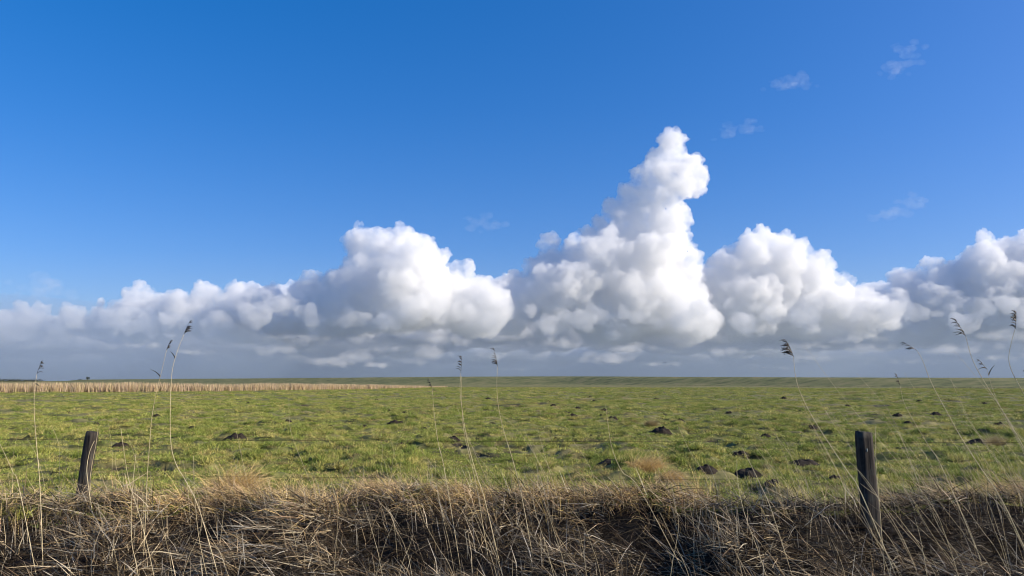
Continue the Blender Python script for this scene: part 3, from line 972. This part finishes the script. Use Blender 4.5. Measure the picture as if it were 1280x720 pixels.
def plume_mesh(base, tip, side, size, seed, n=16):
    """one-sided drooping panicle: a rachis with hanging branchlets"""
    q = random.Random(seed)
    tubes = []
    ax = tip - base
    rach = [base.lerp(tip, k / 4) + Vector((side * size * .08 * (k / 4) ** 2, 0, 0)) for k in range(5)]
    tubes.append((rach, [.0022, .002, .0017, .0013, .0008], 4))
    for k in range(n):
        u = q.uniform(.02, 1.0)
        p = base.lerp(tip, u) + Vector((side * size * .08 * u * u, 0, 0))
        L = size * q.uniform(.28, .6) * (1.05 - .5 * u)
        out = Vector((side * q.uniform(.25, 1.0), q.uniform(-.45, .45), q.uniform(.0, .75)))
        out = (out + ax.normalized() * .5).normalized()
        pts = [p]
        dr = q.uniform(.5, 1.2)
        for s in range(4):
            pts.append(pts[-1] + out * L / 4)
            out = (out + Vector((side * .12, 0, -.42 * dr))).normalized()
        tubes.append((pts, [.0014, .0032, .0042, .0030, .0010], 4))
    return tube_mesh("plume", tubes)

def blade_mesh(p, d, L, w, droop, seed):
    V, F = [], []
    q = p.copy(); d = d.normalized()
    side = d.cross(Vector((0, 1, .2))).normalized()
    for s in range(7):
        hw = w * (1 - (s / 6) ** 1.5) / 2 + .0006
        V += [(q - side * hw)[:], (q + side * hw + Vector((0, .002, 0)))[:]]
        q = q + d * L / 6; d = (d + Vector((0, 0, -droop / 6))).normalized()
    for s in range(6): F.append((2 * s, 2 * s + 1, 2 * s + 3, 2 * s + 2))
    me = bpy.data.meshes.new("leaf"); me.from_pydata(V, [], F)
    for p_ in me.polygons: p_.use_smooth = True
    return me

def reed(label, px, y, r, plume=None, leaves=(), seed=0, group="tall reeds with plumes"):
    pts = stem_pts(px, y, seed)
    base = pts[0]
    t = bpy.data.objects.new("reed", None); COL.objects.link(t); t.location = base
    tag(t, label, "reed", group)
    loc = [p - base for p in pts]
    n = len(loc)
    rad = [r * (1 - .62 * i / (n - 1)) * (1.16 if i % 6 == 3 else 1) for i in range(n)]
    link("stem", tube_mesh("stem", [(loc, rad, 6)]), M_stem, t)
    if plume:
        (ax, ay), side, size, cnt = plume
        tip = at(ax, ay, y) - base
        link("plume", plume_mesh(loc[-1], tip, side, size, seed + 5, cnt), M_plume, t)
    for (u, dx, dz, L) in leaves:
        i = int(u * (n - 1))
        link("leaf", blade_mesh(loc[i], Vector((dx, -.15, dz)), L, .011, .9, seed), M_dryleaf, t)
    return t

reed("slim reed with a small ragged plume at the far left, left of the leaning post", [(50, 610), (46, 560), (43, 520), (43, 490), (46, 468)], 7.6, .0034, ((51, 451), 1, .12, 9), ((.9, .8, -.2, .07),), 1)
reed("tall reed left of its taller neighbour, with a dark leaf sticking out below its plume", [(182, 640), (184, 595), (187, 555), (190, 520), (196, 488), (203, 460), (208, 438)], 7.5, .0036, ((213, 425), .6, .12, 10), ((.80, -.7, .9, .13),), 2)
reed("tallest reed on the left, bending right at the top, its plume against the grey cloud", [(250, 640), (233, 603), (220, 580), (213.5, 553), (213, 505), (215, 465), (222, 438), (230, 418)], 7.3, .0038, ((236, 402), .8, .15, 14), ((.84, -.4, .9, .09),), 3)
reed("short reed with a small dark tuft, leftmost of the three near the middle", [(556, 590), (548, 555), (543, 520), (541, 495), (540, 485)], 8.0, .0032, ((537, 473), -1, .11, 9), ((.93, .7, .1, .05),), 4)
reed("tall reed in the middle with a loose dark plume leaning over two close stems", [(606, 625), (597, 598), (589, 570), (583, 545), (578, 515), (575, 488), (576, 466)], 7.7, .0040, ((578.5, 446), -1, .16, 15), (), 5)
reed("tall upright reed with a slim feathery plume, rightmost of the three near the middle", [(652, 620), (640, 572), (630, 540), (623, 508), (621, 480), (622, 458)], 7.7, .0036, ((619, 438), -.7, .16, 15), (), 6)
reed("reed with the fullest dark plume, swept left like a flag", [(1078, 620), (1060, 590), (1040, 560), (1016, 522), (1000, 490), (994, 468), (992, 446)], 7.4, .0042, ((986, 427), -1, .26, 26), (), 7)
reed("reed right of the right-hand post with two thin pale sprays bent to the left", [(1260, 640), (1228, 588), (1205, 553), (1182, 512), (1164, 478), (1153, 450), (1146, 438)], 7.0, .0042, ((1133, 429), -1, .17, 9), (), 8)
reed("tall leaning reed with a thin ragged plume, second from the right edge", [(1300, 600), (1280, 560), (1262, 528), (1245, 500), (1229, 475), (1215, 448), (1207, 420)], 6.8, .0044, ((1196, 400), -1, .20, 14), (), 9)
reed("dark curved reed with a dense curled plume at the right edge", [(1312, 545), (1292, 512), (1275, 484), (1264, 462), (1261, 446), (1265, 425), (1269, 411)], 6.6, .0042, ((1272, 391), -1, .17, 20), (), 10)
reed("slim reed with a tiny dark tuft right on the skyline at the right", [(1180, 590), (1160, 556), (1142, 526), (1130, 503), (1125, 482)], 7.6, .0032, ((1121, 467), -1, .10, 9), (), 11)
reed("faint reed with a thin forked spray behind the tall leaning one on the right", [(1290, 590), (1270, 545), (1252, 512), (1240, 484), (1234, 462)], 7.6, .0032, ((1225, 450), -1, .14, 7), ((.95, .3, .9, .12),), 12)
reed("reed cut by the right edge of the picture with its dark tuft pointing in", [(1330, 540), (1310, 505), (1296, 482), (1290, 472)], 6.6, .0040, ((1283, 461), -1, .10, 12), (), 13)
# pale reeds leaning against the left-hand post
reed("pale bent reed without a plume leaning on the front of the left post", [(122, 690), (119, 660), (114, 632), (110, 605), (108.5, 585), (112, 565), (118, 551)], 8.55, .0055, None, (), 14, "pale reeds against the left post")
reed("pale straight reed without a plume along the right edge of the left post", [(128, 688), (121, 655), (114, 620), (112.5, 600), (116, 575), (120, 555), (122.5, 536)], 8.63, .0053, None, (), 15, "pale reeds against the left post")

# ------------------------------------------------------------------ bare stalks
def stalk(label, px, y, r, seed, group):
    pts = stem_pts(px, y, seed)
    base = pts[0]
    n = len(pts)
    me = tube_mesh("reed_stalk", [([p - base for p in pts], [r * (1 - .5 * i / (n - 1)) for i in range(n)], 5)])
    o = link("reed_stalk", me, M_stem)
    o.location = base
    tag(o, label, "reed stalk", group)
    return o
HAND = [
 ("bare pale stalk sloping down to the right at the left edge of the picture", [(24, 610), (16, 590), (8, 572), (-1, 553)]),
 ("long bare stalk curving from the grass to the bottom edge, right of the left post", [(195, 735), (186, 690), (175, 647), (165, 615), (158, 585), (151, 535)]),
 ("bare upright stalk crossing the long curved one right of the left post", [(172, 715), (165, 680), (164, 640), (166, 605), (170, 567)]),
 ("bare stalk fallen to the right below the golden grass clump on the left", [(262, 735), (252, 690), (247, 660), (243, 615), (242, 570)]),
 ("short thick pale stalk standing in the dark litter below the golden clump", [(276, 672), (279, 645), (282, 622)]),
 ("bare stalk close beside the tall reed in the middle", [(596, 610), (588, 575), (580, 540), (577, 500), (577, 470)]),
 ("long bare stalk leaning left across the furrow right of the middle", [(800, 612), (778, 590), (765, 560), (760, 530), (757, 505)]),
 ("bare stalk leaning left beside the big dark molehill", [(965, 640), (950, 605), (938, 580), (927, 558)]),
 ("long bare stalk lying to the lower right from beside the big dark molehill", [(962, 735), (948, 690), (930, 640), (922, 600), (921, 575)]),
 ("straight bare stalk rising close to the right edge of the right post", [(1100, 640), (1096, 590), (1094, 555), (1095, 530)]),
]
for k, (lab, px) in enumerate(HAND):
    stalk(lab, px, 7.2 + .4 * rng.random() if px[0][1] < 700 else 6.9, .0030, 100 + k, "bare reed stalks")
def between(px, marks):
    for x, name in marks:
        if px < x: return name
STALK_ZONES = [(45, "left of the far left reed"), (104, "between the far left reed and the left post"), (185, "just right of the left post"), (240, "under the two tall left reeds"),
               (400, "under the golden clump on the left"), (560, "left of the middle reeds"), (650, "under the middle reeds"), (770, "just right of the middle reeds"),
               (880, "below the golden straw tussock"), (960, "below the big dark molehill"), (1090, "just left of the right post"), (1150, "just right of the right post"), (1220, "halfway from the right post to the right edge"), (9999, "near the right edge")]
def rand_stalks(n, x0, x1, py0, py1, hl, lean, seed):
    q = random.Random(seed)
    for k in range(n):
        bx, by = q.uniform(x0, x1), q.uniform(py0, py1)
        h = q.uniform(*hl)
        ln = q.gauss(*lean) * h
        bow = q.uniform(-.12, .12) * h
        px = [(bx, by), (bx + ln * .3 + bow * .6, by - h * .33), (bx + ln * .62 + bow, by - h * .66), (bx + ln + bow * .4, by - h)]
        yb = min(8.9, 1.62 / max(.12, math.tan(math.atan2(by - 360, FPX) - PITCH)))
        zone = between(bx, STALK_ZONES)
        pose = "leaning left" if ln < -.22 * h else "leaning right" if ln > .22 * h else "upright"
        size = "short" if h < (hl[0] + hl[1]) / 2 else "long"
        stalk("%s bare tan stalk, %s, %s" % (size, pose, zone), px, yb, q.uniform(.0012, .0024), seed * 1000 + k, "%s %s stalks %s" % (size, pose, zone))
rand_stalks(14, -10, 100, 600, 660, (35, 110), (-.15, .25), 1)
rand_stalks(26, 130, 520, 605, 710, (30, 120), (-.15, .3), 2)
rand_stalks(46, 530, 1060, 605, 720, (35, 110), (-.42, .22), 3)
rand_stalks(52, 1105, 1330, 600, 725, (50, 140), (-.62, .18), 4)
rand_stalks(15, 1130, 1340, 590, 640, (95, 170), (-.68, .1), 5)
rand_stalks(8, 1000, 1085, 605, 650, (80, 135), (-.5, .12), 6)

# ------------------------------------------------------------------ shade-coloured hummocks and straw tussocks in the meadow
M_hummock, nt_, b_ = mat("hummock_shade", .95)  # dark colour standing in for the shaded sides of grassy hummocks
nt_.links.new(ramp(nt_, noise_tex(nt_, 25, 6, .7), [(.3, (.008, .006, .004)), (.55, (.024, .017, .011)), (.75, (.055, .040, .026))]), b_.inputs["Base Color"])
def hummock_mesh(w, d, h, seed):
    V, F = [], []
    nr, na = 9, 26
    q = random.Random(seed)
    for i in range(nr + 1):
        u = i / nr
        for j in range(na):
            a = 2 * math.pi * j / na
            rr = u * (1 + .22 * noise.noise(Vector((math.cos(a) * 1.3, math.sin(a) * 1.3, seed))))
            x, y = math.cos(a) * rr * w / 2, math.sin(a) * rr * d / 2
            z = h * (1 - u ** 2.4) ** .9 if u < 1 else 0
            z += h * .75 * noise.noise(Vector((x * 5, y * 5, seed * 1.7))) * (1 - u) + .06 * noise.noise(Vector((x * 30, y * 30, seed))) * (1 - u * u)
            V.append((x, y, z - .03 * u))
    for i in range(nr):
        for j in range(na):
            j2 = (j + 1) % na
            F.append((i * na + j, (i + 1) * na + j, (i + 1) * na + j2, i * na + j2))
    me = bpy.data.meshes.new("hummock"); me.from_pydata(V, [], F)
    me.materials.append(M_hummock)
    return me
HUMMOCKS = [hummock_mesh(1.0, 1.0, .42, s) for s in range(7)]
def hummock(px, py, wpx, label, k, stretch=1.0):
    p = ground_at(px, py)
    w = wpx / FPX * p.y
    me = HUMMOCKS[k % len(HUMMOCKS)]
    o = link("hummock", me)
    o.location = (p.x, p.y, float(height(p.x, p.y)) - .01)
    o.scale = (w * 1.2, min(w, .55) * 1.1, min(w, .55) * .72 * stretch)
    o.rotation_euler = (0, 0, 0.4 * math.sin(k * 2.1))
    tag(o, label, "hummock", "dark hummocks scattered over the meadow")
    return o
for k, (a, b, w, lab) in enumerate(big):
    hummock(a, b, w, lab, k, .8 if w > 30 else 1.0)
for k, (a, b, w) in enumerate(small):
    zone = between(a, [(150, "behind the left post"), (300, "behind the two tall left reeds"), (530, "between the left reeds and the middle reeds"), (640, "behind the middle reeds"), (690, "just right of the middle reeds"),
                       (726, "in the left-hand furrow row"), (775, "in the right-hand furrow row"), (985, "between the furrow rows and the flag-like reed"), (1080, "left of the right post"), (1180, "right of the right post"), (9999, "near the right edge")])
    dist = "far back on the meadow" if b < 512 else "midway out on the meadow" if b < 535 else "near the upper wire"
    hummock(a, b, w, "small dark lump %s, %s" % (dist, zone), k + 3)

def tussock(px, py, wpx, label, seed, tone):
    p = ground_at(px, py)
    w = 1.35 * wpx / FPX * p.y
    n = 1100
    r = w * .32 * np.sqrt(U(0, 1, n)); th = U(0, 6.28, n)
    P = np.stack([r * np.cos(th), r * np.sin(th) * .7, np.full(n, -.02)], -1)
    parts = [strands(P, np.where(U(0, 1, n) < .75, 1.9 + G(0, .7, n), th), np.clip(G(1.0, .28, n), .1, 1.5), U(.35, .7, n) * w, U(.004, .007, n), -U(.6, 1.9, n), U(0, 3.14, n),
                     np.array([tone]) * U(.6, 1.2, (n, 1)), segs=3)]
    o = link("straw_tussock", strand_mesh("straw_tussock", parts), M_straw)
    o.location = (p.x, p.y, float(height(p.x, p.y)))
    tag(o, label, "grass tussock", "straw coloured tussocks in the meadow")
for k, (a, b, w, lab) in enumerate([(803, 592, 38, "golden straw tussock at the field edge right of the middle, the largest"), (812, 536, 15, "small brown tussock in the meadow behind the golden one"),
                                    (1240, 560, 24, "brownish tussock at the end of a dark ridge, far right"), (835, 603, 26, "low straw tussock just right of the golden one at the field edge"),
                                    (705, 549, 12, "small straw tuft beside the dark molehill at the wire in the middle"), (290, 617, 52, "big golden clump of dead grass on the bank right of the left post")]):
    tussock(a, b, w, lab, k, (.70, .51, .22) if k in (0, 3, 5) else (.44, .35, .17))
